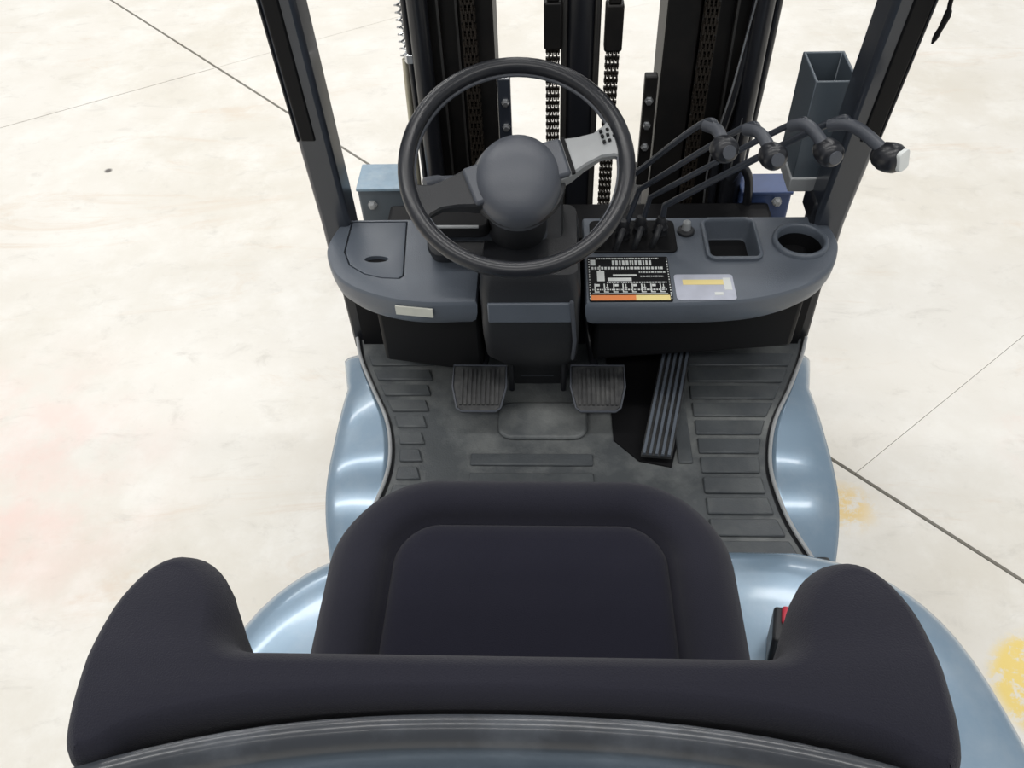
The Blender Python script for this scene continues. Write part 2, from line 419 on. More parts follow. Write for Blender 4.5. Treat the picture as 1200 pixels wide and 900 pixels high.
# ---------------------------------------------------------------- dash
gap_l, gap_r = -0.196, 0.000
dl = [(-0.490, 1.165), (-0.5065, 1.10), (-0.505, 1.055), (-0.480, 0.997), (-0.445, 0.962), (-0.400, 0.937), (-0.345, 0.919), (-0.280, 0.910), (gap_l, 0.912)]
dr = [(0.006, 0.906), (0.150, 0.906), (0.285, 0.914), (0.365, 0.932), (0.430, 0.962), (0.475, 1.003), (0.500, 1.055), (0.507, 1.10), (0.495, 1.165)]
def dash_part(edge, front, label):
    E = smooth2(edge); poly = E + front
    cx = sum(p[0] for p in poly)/len(poly); cy = 1.06
    def ins(g):
        o_ = []
        for (x, y) in poly:
            fx = min(1, abs(x-cx)/0.12); fy = 1 if y < 1.12 else 0.3
            dx = -g*fx if x > cx else g*fx
            dy = g*fy if y < cy else -g*0.3
            o_.append((x+dx, y+dy))
        return o_
    bm = NB()
    loft(bm, [[(x, y, z) for x, y in ins(g)] for g, z in ((0.034, 0.900), (0.014, 0.906), (0.005, 0.920), (0.001, 0.940), (0.000, 0.960), (0.0005, 0.965), (0.003, 0.969), (0.008, 0.971))])
    return ob('dash_panel', bm, 'dash', FL, smooth=True, angle=40, label=label)
dashL = dash_part(dl, [(gap_l, 1.165)], 'grey plastic dash wing left of the steering column, with storage lid')
dashR = dash_part(dr, [(0.006, 1.165)], 'grey plastic dash wing right of the steering column, with tray and cup holder')
c1 = NB(); prism(c1, rrect(0.250, 0.347, 1.030, 1.150, 0.012), 0.915, 1.0)
c2 = NB(); lathe(c2, [(0.045, 0.912), (0.045, 1.0)], 40, Matrix.Translation((0.432, 1.082, 0)))
bool_cut(dashR, [c1, c2])
# groove for the storage lid
lid = [(-0.468, 1.155), (-0.468, 1.060), (-0.452, 1.020), (-0.420, 0.994), (-0.385, 0.982), (-0.352, 0.980), (-0.344, 0.988), (-0.356, 1.155)]
ctr = (-0.405, 1.07)
c3 = NB(); prism(c3, [(ctr[0]+(x-ctr[0])*1.05, ctr[1]+(y-ctr[1])*1.035) for x, y in lid], 0.962, 1.0)
bool_cut(dashL, [c3])
bm = NB(); prism(bm, lid, 0.9625, 0.9715); lo = ob('storage_lid', bm, 'dash', dashL, bevel=0.002)
c4 = NB(); lathe(c4, [(0.023, 0.962), (0.026, 1.0)], 28, Matrix.Translation((-0.402, 1.036, 0)) @ Matrix.Diagonal((1, 0.42, 1, 1)))
bool_cut(lo, [c4])
bm = NB(); lathe(bm, [(0.022, 0.9632), (0.022, 0.9640)], 28, Matrix.Translation((-0.402, 1.036, 0)) @ Matrix.Diagonal((1, 0.40, 1, 1)))
ob('finger_slot', bm, 'deep_black', dashL)
# tray rim and lining
def ring_rr(name, x0, x1, y0, y1, r, w, z0, z1, m_, par, **k):
    bm = NB(); o1 = rrect(x0-w, x1+w, y0-w, y1+w, r+w); i1 = rrect(x0, x1, y0, y1, r)
    z2 = z1
    loft(bm, [[(x, y, z0) for x, y in o1], [(x, y, z2-0.002) for x, y in o1],
              [(x, y, z2) for x, y in rrect(x0-w+0.003, x1+w-0.003, y0-w+0.003, y1+w-0.003, r+w)],
              [(x, y, z2) for x, y in rrect(x0-0.002, x1+0.002, y0-0.002, y1+0.002, r)],
              [(x, y, z1-0.003) for x, y in i1], [(x, y, z0) for x, y in i1]], False, False)
    return ob(name, bm, m_, par, smooth=True, angle=50, **k)
ring_rr('tray_rim', 0.252, 0.345, 1.032, 1.148, 0.012, 0.008, 0.960, 0.979, 'dash', dashR)
bm = NB()
loft(bm, [[(x, y, z) for x, y in rrect(0.252+g, 0.345-g, 1.032+g, 1.148-g, 0.012)] for g, z in ((0.0, 0.972), (0.004, 0.935), (0.008, 0.926), (0.016, 0.922))], False, True)
ob('tray_well', bm, 'dash', dashR, smooth=True, angle=40)
T = Matrix.Translation((0.432, 1.082, 0))
bm = NB(); lathe(bm, [(0.055, 0.960), (0.0545, 0.976), (0.051, 0.980), (0.0465, 0.980), (0.044, 0.976), (0.044, 0.955)], 40, T, cap=False)
ob('cup_holder_rim', bm, 'dash', dashR, smooth=True, angle=60)
bm = NB(); lathe(bm, [(0.0445, 0.974), (0.042, 0.90), (0.040, 0.895), (0.001, 0.895)], 40, T, cap=False)
ob('cup_holder_well', bm, 'deep_black', dashR, smooth=True, label='black round well of the cup holder')

# stickers
def flat(bm, x0, x1, y0, y1, z0, z1, mi=0): box(bm, x0, x1, y0, y1, z0, z1, None, mi)
bm = NB(); prism(bm, rrect(0.013, 0.168, 0.910, 1.038, 0.004, 3), 0.9705, 0.9725)
stk = ob('instruction_sticker', bm, 'deep_black', dashR, label='black lever instruction sticker with white marks and an orange to yellow strip')
bm = NB()
flat(bm, 0.017, 0.100, 0.912, 0.926, 0.9725, 0.9732); ob('warning_strip', bm, 'orange', stk, label='orange warning strip')
bm = NB()
flat(bm, 0.100, 0.163, 0.912, 0.926, 0.9725, 0.9732); ob('warning_strip', bm, 'yellow', stk, label='yellow warning strip')
bm = NB()
rr = random.Random(3)
# a row of lever pictograms (small forks, arrows) over two rows of fine print
for i in range(8):
    x = 0.024+i*0.0175
    flat(bm, x, x+0.0022, 0.934, 0.958, 0.9725, 0.9732)
    flat(bm, x+0.0022, x+0.009, 0.934, 0.9365, 0.9725, 0.9732)
    if i % 2: flat(bm, x+0.004, x+0.009, 0.946, 0.949, 0.9725, 0.9732); flat(bm, x+0.006, x+0.0075, 0.941, 0.957, 0.9725, 0.9732)
    else: flat(bm, x+0.003, x+0.010, 0.951, 0.957, 0.9725, 0.9732)
flat(bm, 0.020, 0.160, 0.9300, 0.9312, 0.9725, 0.9732)
flat(bm, 0.050, 0.095, 0.966, 0.975, 0.9725, 0.9732)
flat(bm, 0.060, 0.105, 0.980, 0.985, 0.9725, 0.9732)
for i in range(16): flat(bm, 0.0145, 0.0165, 0.916+i*0.0075, 0.919+i*0.0075, 0.9725, 0.9732); flat(bm, 0.1645, 0.1665, 0.916+i*0.0075, 0.919+i*0.0075, 0.9725, 0.9732)
for yy, xa_, xb_ in ((0.9605, 0.048, 0.160), (0.9895, 0.110, 0.160), (0.9775, 0.112, 0.156), (1.0305, 0.030, 0.150), (0.9400, 0.020, 0.160)):
    x = xa_
    while x < xb_:
        w = rr.uniform(0.0015, 0.005); flat(bm, x, min(x+w, xb_), yy, yy+0.0032, 0.9725, 0.9732); x += w+0.0015
x = 0.020
while x < 0.158:
    w = rr.uniform(0.002, 0.006); flat(bm, x, x+w, 1.000, 1.007, 0.9725, 0.9732); x += w+0.002
x = 0.060
while x < 0.135:
    w = rr.uniform(0.002, 0.006); flat(bm, x, x+w, 1.012, 1.026, 0.9725, 0.9732); x += w+0.0025
flat(bm, 0.018, 0.028, 1.012, 1.028, 0.9725, 0.9732); flat(bm, 0.030, 0.044, 0.966, 0.995, 0.9725, 0.9732)
flat(bm, 0.0345, 0.037, 0.996, 1.010, 0.9725, 0.9732)
ob('printed_marks', bm, 'white', stk, label='white pictograms and print')
bm = NB(); prism(bm, rrect(0.175, 0.285, 0.914, 0.985, 0.006, 3), 0.9705, 0.9722)
st2 = ob('warning_label', bm, 'label_grey', dashR, label='silvery label with a pale yellow line beside the black sticker')
bm = NB(); flat(bm, 0.190, 0.266, 0.955, 0.969, 0.9722, 0.9729); ob('label_line', bm, 'yellow', st2)
bm = NB(); flat(bm, 0.246, 0.262, 0.926, 0.934, 0.9722, 0.9729); flat(bm, 0.266, 0.280, 0.940, 0.974, 0.9722, 0.9729); ob('label_mark', bm, 'white', st2)
# cream label on the front lip (left wing)
a0, a1 = V((-0.352, 0.9165, 0.957)), V((-0.280, 0.9065, 0.957))
mm = Matrix((tuple((a1-a0).normalized()), (0, 0.16, 0.98), (0, 0, 1))).transposed().to_4x4()
bm = NB(); mm, L_ = frame(a0, a1, (0, 0, 1)); box(bm, -0.002, 0.0015, -0.0205, 0.0, 0, L_, mm)
ob('lip_label', bm, 'cream', dashL, label='small cream label on the dash lip')
# small round switch beside the tray
bm = NB(); lathe(bm, [(0.017, 0.970), (0.017, 0.977), (0.013, 0.980), (0.0, 0.980)], 24, Matrix.Translation((0.212, 1.115, 0)), cap=False)
sw = ob('switch_base', bm, 'dash_dark', dashR, smooth=True, angle=40)
bm = NB(); lathe(bm, [(0.009, 0.980), (0.008, 0.996), (0.005, 0.999), (0.0, 0.9995)], 20, Matrix.Translation((0.212, 1.115, 0)), cap=False)
ob('switch_knob', bm, 'silver', sw, smooth=True, angle=40)
# recessed lever slot plate
bm = NB(); prism(bm, rrect(0.020, 0.190, 1.050, 1.150, 0.012), 0.9705, 0.976)
slot = ob('lever_plate', bm, 'deep_black', dashR, bevel=0.002, label='black slotted plate where the levers pass through')

# ---------------------------------------------------------------- steering column
COLM = None
bm = NB()
def colring(x0, x1, y0, y1, z, r=0.02): return [(x, y, z) for x, y in rrect(x0, x1, y0, y1, r)]
loft(bm, [colring(-0.150, -0.022, 1.03, 1.12, 0.60), colring(-0.155, -0.018, 1.00, 1.12, 0.70), colring(-0.188, -0.004, 0.93, 1.12, 0.80),
          colring(-0.190, -0.003, 0.905, 1.14, 0.88), colring(-0.190, -0.003, 0.900, 1.14, 1.00), colring(-0.184, -0.009, 0.918, 1.13, 1.03)])
colm = ob('steering_column', bm, 'dash_dark', FL, smooth=True, angle=35, label='black steering column cover rising from the footwell')
bm = NB(); box(bm, -0.176, -0.018, 0.8960, 0.904, 0.930, 0.978); ob('cover_panel', bm, 'dash', colm, bevel=0.003)
bm = NB(); box(bm, -0.128, -0.048, 1.012, 1.034, 0.655, 0.700); ob('tunnel_plate', bm, 'hub', colm, bevel=0.004)
bm = NB(); tube(bm, [(-0.02, 0.895, 0.985), (-0.012, 0.898, 0.88), (-0.014, 0.93, 0.80)], 0.004, 8); ob('trim_bead', bm, 'hub', colm, smooth=True)
# upper column: shroud running up to the wheel hub
HC = V((-0.114, 0.92, 1.26)); HN = V((0.03, -0.50, 0.866)).normalized()     # hub centre, wheel axis
bm = NB(); tube(bm, [HC-HN*0.34, HC-HN*0.22, HC-HN*0.12, HC-HN*0.05], [0.058, 0.055, 0.050, 0.042], 24)
ob('column_shroud', bm, 'dash_dark', colm, smooth=True, angle=50)
# instrument housing under the wheel
mm = Matrix.Translation((-0.150, 1.055, 1.055)) @ Matrix.Rotation(math.radians(38), 4, 'X')
bm = NB(); loft(bm, [[tuple(mm @ V((x, y, z))) for x, y in rrect(-0.145+g, 0.115-g, -0.075+g, 0.075-g, 0.025)] for g, z in ((0.0, -0.09), (0, -0.01), (0.003, -0.003), (0.010, 0.0))])
ih = ob('instrument_housing', bm, 'dash_dark', colm, smooth=True, angle=35)
bm = NB(); prism(bm, rrect(-0.105, 0.085, -0.045, 0.045, 0.012), 0.0, 0.003, mm); ob('display_window', bm, 'shell', colm, bevel=0.001, label='glossy dark display under the steering wheel')
bm = NB(); box(bm, -0.04, -0.015, -0.04, -0.03, 0.003, 0.0045, mm); box(bm, 0.0, 0.05, -0.036, -0.031, 0.003, 0.0045, mm); ob('display_marks', bm, 'hub', colm)
# stalk at the left
bm = NB(); tube(bm, curve([(-0.15, 0.98, 1.17), (-0.20, 0.985, 1.185), (-0.245, 0.98, 1.19), (-0.275, 0.965, 1.195)], 5), [0.009]*11+[0.011]*4+[0.010], 12)
ob('column_stalk', bm, 'hub', colm, smooth=True)
bm = NB(); prism(bm, rrect(-0.30, -0.17, 0.985, 1.06, 0.02), 1.06, 1.085, Matrix.Translation((0.0, 0.0, 0.0))); ob('stalk_tray', bm, 'deep_black', colm, bevel=0.006, seg=2)
bm = NB(); tube(bm, [(-0.298, 1.005, 1.086), (-0.282, 0.987, 1.087), (-0.19, 0.986, 1.087)], 0.003, 8); ob('tray_edge', bm, 'silver', colm, smooth=True)

# ---------------------------------------------------------------- steering wheel
SW = empty('steering_wheel', (0, 0, 0), label='round dark steering wheel with two spokes, the right one coloured lighter for the light on it'); SW.parent = FL
xa = V((1, 0, 0)) - HN*HN.x; xa.normalize(); ya = HN.cross(xa)
WM = Matrix((xa, ya, HN)).transposed().to_4x4(); WM.translation = HC
RW = 0.179
bm = NB()
ring = []
for k in range(72):
    a = 2*math.pi*k/72; ring.append(WM @ V((RW*math.cos(a), RW*math.sin(a), 0)))
tube(bm, ring, 0.0135, 14, closed=True); ob('rim', bm, 'wheel_rim', SW, smooth=True)
bm = NB()
ring = [WM @ V(((RW-0.012)*math.cos(2*math.pi*k/72), (RW-0.012)*math.sin(2*math.pi*k/72), -0.0075)) for k in range(72)]
tube(bm, ring, 0.0042, 8, closed=True); ob('rim_seam', bm, 'hub', SW, smooth=True)
# domed horn pad
bm = NB(); lathe(bm, [(0.070, -0.045), (0.073, -0.02), (0.072, -0.004), (0.066, 0.010), (0.055, 0.019), (0.038, 0.026), (0.019, 0.0295), (0.001, 0.0305)], 40, WM @ Matrix.Translation((0.002, -0.012, -0.020)) @ Matrix.Diagonal((1, 1.08, 1, 1)))
ob('horn_pad', bm, 'hub', SW, smooth=True, angle=60, label='domed grey horn pad')
bm = NB(); lathe(bm, [(0.050, -0.085), (0.074, -0.048), (0.080, -0.036), (0.078, -0.026), (0.072, -0.024)], 36, WM @ Matrix.Translation((0.002, -0.010, -0.012)))
ob('hub_skirt', bm, 'dash_dark', SW, smooth=True, angle=50)
def spoke(ang, mtl, label, length=RW):
    A = WM @ Matrix.Rotation(math.radians(ang), 4, 'Z')
    secs = [(0.060, 0.036, -0.026), (0.085, 0.033, -0.022), (0.110, 0.026, -0.016), (0.138, 0.022, -0.010), (0.158, 0.028, -0.005), (0.176, 0.042, 0.000)]
    rings = []
    for x, w, z in secs:
        th = 0.034 - 0.023*min(1, (x-0.06)/0.09)
        rings.append([tuple(A @ V((x, yy, zz))) for yy, zz in ((-w, z-th), (-w*1.02, z), (-w*0.9, z+0.004), (w*0.9, z+0.004), (w*1.02, z), (w, z-th))])
    bm = NB(); loft(bm, rings); s = ob('spoke', bm, mtl, SW, smooth=True, angle=30, label=label)
    return A, s
A, s1 = spoke(17, 'silver', 'right spoke of the wheel, light on it put into its silver colour')  # silver stands for light caught by this arm, both arms are grey
bm = NB(); box(bm, 0.085, 0.091, -0.033, 0.033, -0.022, -0.0145, A); ob('collar_groove', bm, 'deep_black', s1)
bm = NB()
for i, (dx, dy) in enumerate(((0.146, -0.004), (0.146, 0.006), (0.155, -0.004), (0.155, 0.006), (0.164, 0.001), (0.146, 0.015), (0.157, 0.015))):
    box(bm, dx, dx+0.0045, dy, dy+0.0045, -0.003, 0.002, A)
ob('spoke_marks', bm, 'deep_black', s1)
B_, s2 = spoke(202, 'dash_dark', 'left spoke of the wheel, its duller reflection put into a dark colour')  # darker colour stands for the weaker reflection on this arm
# hub shoulders
for ang in (17, 202):
    A = WM @ Matrix.Rotation(math.radians(ang), 4, 'Z')
    bm = NB(); prism(bm, rrect(0.052, 0.084, -0.034, 0.034, 0.006), -0.05, -0.013, A); ob('hub_shoulder', bm, 'hub', SW, bevel=0.005, seg=2)

# ---------------------------------------------------------------- hydraulic levers
def lever(base, p1, p2, p3, knob, kdir, label, big=False, r=0.0055):
    bm = NB()
    pts = curve([base, p1], 2)[:-1] + curve([p1, p2, p3, knob], 8)
    tube(bm, pts, r, 10)
    L0 = ob('control_lever', bm, 'pillar_grey', FL, smooth=True, label=label)
    kd = V(kdir).normalized(); k = V(knob)
    mm, _ = frame(k-kd*0.030, k+kd, (0, 0, 1)); s = 1.0 if not big else 1.12
    bm = NB()
    # thicker grip sleeve over the bend
    seg = curve([p2, p3, knob], 8)
    tube(bm, seg[2:], [0.0105]*(len(seg)-2), 12)
    ob('lever_sleeve', bm, 'hub', L0, smooth=True)
    bm = NB(); lathe(bm, [(0.009*s, -0.004), (0.015*s, 0.002), (0.0205*s, 0.014), (0.022*s, 0.026), (0.021*s, 0.037), (0.0175*s, 0.044), (0.009*s, 0.048), (0.001, 0.0485)], 24, mm)
    kk = ob('knob', bm, 'wheel_rim', L0, smooth=True, angle=60)
    if big:
        bm = NB(); prism(bm, rrect(-0.0135, 0.0135, -0.0165, 0.0165, 0.007), 0.044, 0.052, mm)
        ob('knob_label', bm, 'white', L0, bevel=0.001, label='white printed disc on the knob')
    else:
        bm = NB(); lathe(bm, [(0.011, 0.046), (0.011, 0.0495), (0.0, 0.050)], 20, mm @ Matrix.Translation((0, 0, 0)), cap=False)
        ob('knob_cap', bm, 'hub', L0, smooth=True, angle=40)
    bm = NB(); b = V(base); lathe(bm, [(0.016, 0.0), (0.013, 0.010), (0.015, 0.014), (0.011, 0.022), (0.012, 0.027), (0.007, 0.038)], 18, Matrix.Translation((b.x, b.y, 0.975)))
    ob('lever_boot', bm, 'dash_dark', L0, smooth=True, angle=50)
lever((0.052, 1.118, 0.978), (0.092, 1.120, 1.098), (0.195, 1.030, 1.264), (0.216, 0.995, 1.272), (0.222, 0.945, 1.268), (0.15, -0.7, 0.25), 'control lever nearest the steering wheel, curling down to its knob')
lever((0.085, 1.100, 0.978), (0.112, 1.118, 1.072), (0.262, 1.030, 1.254), (0.286, 0.995, 1.266), (0.302, 0.945, 1.254), (0.12, -0.7, 0.2), 'second control lever from the steering wheel')
lever((0.120, 1.112, 0.978), (0.134, 1.120, 1.052), (0.335, 1.030, 1.256), (0.362, 0.995, 1.278), (0.392, 0.950, 1.256), (0.2, -0.7, 0.1), 'third control lever from the steering wheel, humped above its knob')
lever((0.160, 1.110, 0.978), (0.165, 1.120, 1.033), (0.395, 1.030, 1.256), (0.437, 1.000, 1.274), (0.494, 0.950, 1.246), (0.62, -0.70, 0.22), 'outermost control lever, its knob with a white printed disc', True, 0.0065)
# linkage pieces at lever roots
for (x, y) in ((0.035, 1.085), (0.068, 1.075), (0.104, 1.080), (0.140, 1.085)):
    bm = NB(); tube(bm, curve([(x, y-0.02, 0.976), (x+0.006, y-0.022, 1.000), (x+0.014, y-0.004, 1.010), (x+0.018, y+0.01, 0.985)], 5), 0.006, 8)
    ob('boot_clamp', bm, 'dash_dark', slot, smooth=True)

# ---------------------------------------------------------------- pedals
def pedal(cx, label):
    pm = Matrix.Translation((cx, 0.925, 0.715)) @ Matrix.Rotation(math.radians(18), 4, 'X')
    out = [(-0.056, 0.050), (-0.057, 0.0), (-0.046, -0.048), (-0.036, -0.056), (0.036, -0.056), (0.046, -0.048), (0.057, 0.0), (0.056, 0.050)]
    bm = NB(); prism(bm, out, -0.006, 0.006, pm); P = ob('pedal', bm, 'pedal', FL, bevel=0.004, label=label)
    bm = NB()
    for i in range(-4, 5): box(bm, i*0.0095-0.0028, i*0.0095+0.0028, -0.042, 0.040, 0.006, 0.0095, pm)
    ob('pedal_grip', bm, 'pedal', P)
    bm = NB(); ring = [pm @ V((x*0.99, y*0.99, 0.006)) for x, y in out]; tube(bm, ring, 0.0022, 6, closed=True); ob('pedal_edge', bm, 'hub', P, smooth=True)
    bm = NB(); tube(bm, curve([(cx, 0.955, 0.716), (cx*0.9-0.008, 1.03, 0.73), (cx*0.8-0.017, 1.09, 0.80), (cx*0.8-0.017, 1.12, 0.88)], 5), 0.009, 10); ob('pedal_arm', bm, 'paint_black', P, smooth=True)
pedal(-0.207, 'left brake pedal, black rubber with ribs')
pedal(0.040, 'right brake pedal, black rubber with ribs')
for x in (-0.143, -0.030):
    bm = NB(); tube(bm, [(x, 1.00, 0.80), (x, 0.985, 0.70), (x, 0.985, 0.645)], 0.0065, 10); o = ob('column_rod', bm, 'paint_black', FL, smooth=True)
    bm = NB(); lathe(bm, [(0.0085, 0), (0.0085, 0.014), (0.004, 0.017)], 12, Matrix.Translation((x, 0.985, 0.765))); ob('rod_cap', bm, 'steel', o, smooth=True, angle=40)
# accelerator: long ribbed pad hinged at the floor
acc = [(0.126, 0.802), (0.189, 0.796), (0.262, 1.095), (0.196, 1.098)]
pm = V((0.126, 0.802, 0.650)); e1 = V((0.063, -0.006, 0)); e2 = V((0.070, 0.296, 0.030))
def q(u, v, h): return pm + e1*u + e2*v + V((0, -0.1*h, h))
bm = NB()
loft(bm, [[q(0, 0, -0.012), q(1, 0, -0.012), q(1, 0, 0), q(0, 0, 0)], [q(0, 1, -0.012), q(1, 1, -0.012), q(1, 1, 0), q(0, 1, 0)]])
A_ = ob('accelerator_pedal', bm, 'pedal', FL, bevel=0.002, seg=1, label='long narrow accelerator pedal with lengthwise ribs')
for i in range(5):
    u0 = 0.04+i*0.198
    bm = NB(); loft(bm, [[q(u0, 0.0, 0), q(u0+0.11, 0.0, 0), q(u0+0.10, 0.0, 0.007), q(u0+0.01, 0.0, 0.007)], [q(u0, 1, 0), q(u0+0.11, 1, 0), q(u0+0.10, 1, 0.007), q(u0+0.01, 1, 0.007)]])
    ob('pedal_rib', bm, 'dash', A_)
bm = NB(); prism(bm, [(0.075, 0.86), (0.125, 0.805), (0.19, 0.79), (0.205, 0.84), (0.24, 1.14), (0.07, 1.14)], DZ+0.0002, DZ+0.004)  # thin flat black sheet laid on the mat around the pedal
ob('pedal_patch', bm, 'deep_black', FL, label='black patch of floor under the accelerator pedal')
bm = NB(); loft(bm, [[q(0.1, 0.3, -0.03), q(0.9, 0.3, -0.03), q(0.9, 0.3, -0.012), q(0.1, 0.3, -0.012)], [q(0.1, 0.5, -0.055), q(0.9, 0.5, -0.055), q(0.9, 0.5, -0.012), q(0.1, 0.5, -0.012)]])
ob('pedal_bracket', bm, 'deep_black', A_)

# ---------------------------------------------------------------- seat
SX = -0.086
SE = empty('seat', (0, 0, 0), label='black fabric driver seat with winged backrest'); SE.parent = FL
bm = NB(); box(bm, SX-0.20, SX+0.20, -0.12, 0.34, 0.845, 0.95); ob('seat_base', bm, 'dash_dark', SE, bevel=0.015)
bm = NB(); box(bm, SX-0.22, SX+0.22, -0.14, 0.36, 0.94, 0.985); ob('seat_pan', bm, 'dash_dark', SE, bevel=0.01)
def cush(g, z, n=12):
    """cushion outline: sides splay slightly to the back, big front corners, bowed front"""
    a = 0.276-g; yf = 0.448-g*0.86; yb = -0.14+g; r = max(0.03, 0.135-g*0.85)
    pts = []
    for (x, y) in rrect(-a, a, yb, yf, (r, r, 0.05, 0.05), n):
        tt = (y-yb)/(yf-yb)
        sx = 1.0 - 0.075*max(0, tt-0.35)**1.5
        yy = y - 0.012*(x/0.26)**2*tt
        pts.append((SX+x*sx, yy, z - 0.010*max(0, tt-0.80)/0.2*0.5))
    return pts
# more points on straight runs
def dense(ring, k=3):
    out = []
    for i in range(len(ring)):
        a, b = V(ring[i]), V(ring[(i+1) % len(ring)])
        kk = 6 if i % 13 == 12 else 1
        for j in range(kk): out.append(tuple(a.lerp(b, j/kk)))
    return out
prof = [(0.030, 0.962), (0.012, 0.966), (0.002, 0.985), (0.0, 1.010), (0.002, 1.040), (0.008, 1.062), (0.018, 1.078), (0.032, 1.089), (0.048, 1.0935), (0.062, 1.092), (0.074, 1.086), (0.082, 1.074), (0.086, 1.062), (0.100, 1.055)]
bm = NB(); loft(bm, [dense(cush(g, z)) for g, z in prof], True, True)
ob('seat_cushion', bm, 'fabric', SE, smooth=True, angle=70, label='padded rim of the seat cushion')
prof = [(0.090, 1.050), (0.092, 1.062), (0.097, 1.071), (0.105, 1.077), (0.116, 1.080), (0.13, 1.081), (0.16, 1.080), (0.20, 1.077)]
bm = NB(); loft(bm, [dense(cush(g, z)) for g, z in prof], True, True)
ob('cushion_insert', bm, 'fabric_in', SE, smooth=True, angle=70, label='flat inset panel of the seat cushion')

# backrest: U-shaped plan (wings forward), lofted downwards, leaning back
half = [(0.0, -0.008), (0.10, -0.008), (0.160, -0.008), (0.184, -0.007), (0.194, 0.004), (0.199, 0.028), (0.212, 0.054), (0.234, 0.071), (0.258, 0.073), (0.278, 0.059), (0.290, 0.032), (0.294, 0.002), (0.294, -0.030), (0.292, -0.060), (0.285, -0.084), (0.271, -0.095), (0.250, -0.087),
        (0.235, -0.076), (0.19, -0.064), (0.13, -0.056), (0.07, -0.053), (0.0, -0.052)]
def left_side(x, y):      # the left wing is a little slimmer and set further out
    w = max(0, min(1, (x-0.165)/0.03))*max(0, min(1, (0.34-x)/0.11))*max(0, min(1, (y+0.06)/0.05))
    return (-(x + 0.004*w), y)
full = half + [left_side(x, y) for x, y in half[-2:0:-1]]
def closedsmooth(pts, n=3):
    P = [V((x, y, 0)) for x, y in pts]; N_ = len(P); out = []
    for i in range(N_):
        a, b, c, d = P[i-1], P[i], P[(i+1) % N_], P[(i+2) % N_]
        for k in range(n):
            t = k/n; out.append(0.5*((2*b)+(c-a)*t+(2*a-5*b+4*c-d)*t*t+(3*b-a-3*c+d)*t**3))
    return out
PL = closedsmooth(full)
def inset(P, g):
    n = len(P); out = []
    for i in range(n):
        t = (P[(i+1) % n]-P[i-1]).normalized(); nn = V((-t.y, t.x, 0))
        out.append(P[i]+nn*g)
    return out
area2 = sum(PL[i-1].x*PL[i].y-PL[i].x*PL[i-1].y for i in range(len(PL)))
sg = 1 if area2 > 0 else -1
def bring(g, z):
    lean = (1.49-z)*0.16
    P = inset(PL, sg*g)
    tp = max(0, min(1, (1.475-z)/0.17)); tp = tp*(1.6-0.6*tp)      # the wings get shallower further down
    P = [V((p.x*(1+0.02*tp*(1 if p.y > -0.004 else 0)), p.y if p.y < -0.008 else -0.008+(p.y+0.008)*(1-0.9*tp), 0)) for p in P]
    return [(SX-0.003+p.x, p.y+lean, z - 0.014*min(1, max(0, (p.y+0.02)/0.075))*(1 if z > 1.42 else 0)) for p in P]
prof = [(0.020, 1.02), (0.006, 1.03), (0.0, 1.06), (0, 1.15), (0, 1.22), (0, 1.28), (0, 1.32), (0, 1.36), (0, 1.395), (0, 1.425), (0.0, 1.45), (0.0005, 1.465), (0.0025, 1.478), (0.0060, 1.488), (0.0100, 1.4945), (0.0140, 1.4980), (0.0165, 1.4990)]
bm = NB(); rr_ = [bring(g, z) for g, z in prof]; loft(bm, rr_, True, False)
bm.verts.ensure_lookup_table(); nb = len(rr_[-1]); top = bm.verts[len(bm.verts)-nb:]
for tri in tessellate_polygon([[V((v.co.x, v.co.y, 0)) for v in top]]):
    try: bm.faces.new([top[i] for i in tri])
    except ValueError: pass
ob('backrest', bm, 'fabric', SE, smooth=True, angle=80, label='backrest with two rounded side wings')
# glossy shell behind the backrest
rings = []
for z, off in ((1.487, 0.000), (1.483, -0.007), (1.468, -0.014), (1.440, -0.019), (1.40, -0.023), (1.32, -0.026), (1.20, -0.026), (1.08, -0.02), (1.02, -0.008)):
    r_ = []
    for k in range(25):
        x = -0.275+0.55*k/24; ax = abs(x)
        y0 = -0.0535 - 0.0385*(ax/0.275)**2.4
        r_.append((SX+x*(1-0.0), y0+off+(1.49-z)*0.158-(0.004 if off else 0), z))
    rings.append(r_)
bm = NB(); loft(bm, rings, False, False, closed=False); sh = ob('backrest_shell', bm, 'shell', SE, smooth=True, angle=60, label='glossy scuffed dark plastic shell behind the backrest')
sd = sh.modifiers.new('thick', 'SOLIDIFY'); sd.thickness = 0.004; sd.offset = 0
# seat belt buckle
bm = NB(); box(bm, -0.014, 0.014, -0.045, 0.016, 0.0, 0.070, Matrix.Translation((0.270, 0.295, 0.853)) @ Matrix.Rotation(math.radians(-12), 4, 'X') @ Matrix.Rotation(math.radians(-14), 4, 'Z'))
bk = ob('belt_buckle', bm, 'dash_dark', SE, bevel=0.005, label='black seat belt buckle with red release at the seat side')
bm = NB(); box(bm, -0.004, 0.028, -0.022, 0.008, 0.066, 0.076, Matrix.Translation((0.272, 0.300, 0.853)) @ Matrix.Rotation(math.radians(-12), 4, 'X') @ Matrix.Rotation(math.radians(-14), 4, 'Z'))
ob('release_button', bm, 'red', SE, bevel=0.004, label='red release button of the belt buckle')
bm = NB(); tube(bm, [(0.262, 0.27, 0.86), (0.23, 0.22, 0.91), (0.19, 0.16, 0.955)], 0.010, 8); ob('buckle_stem', bm, 'dash_dark', SE, smooth=True)

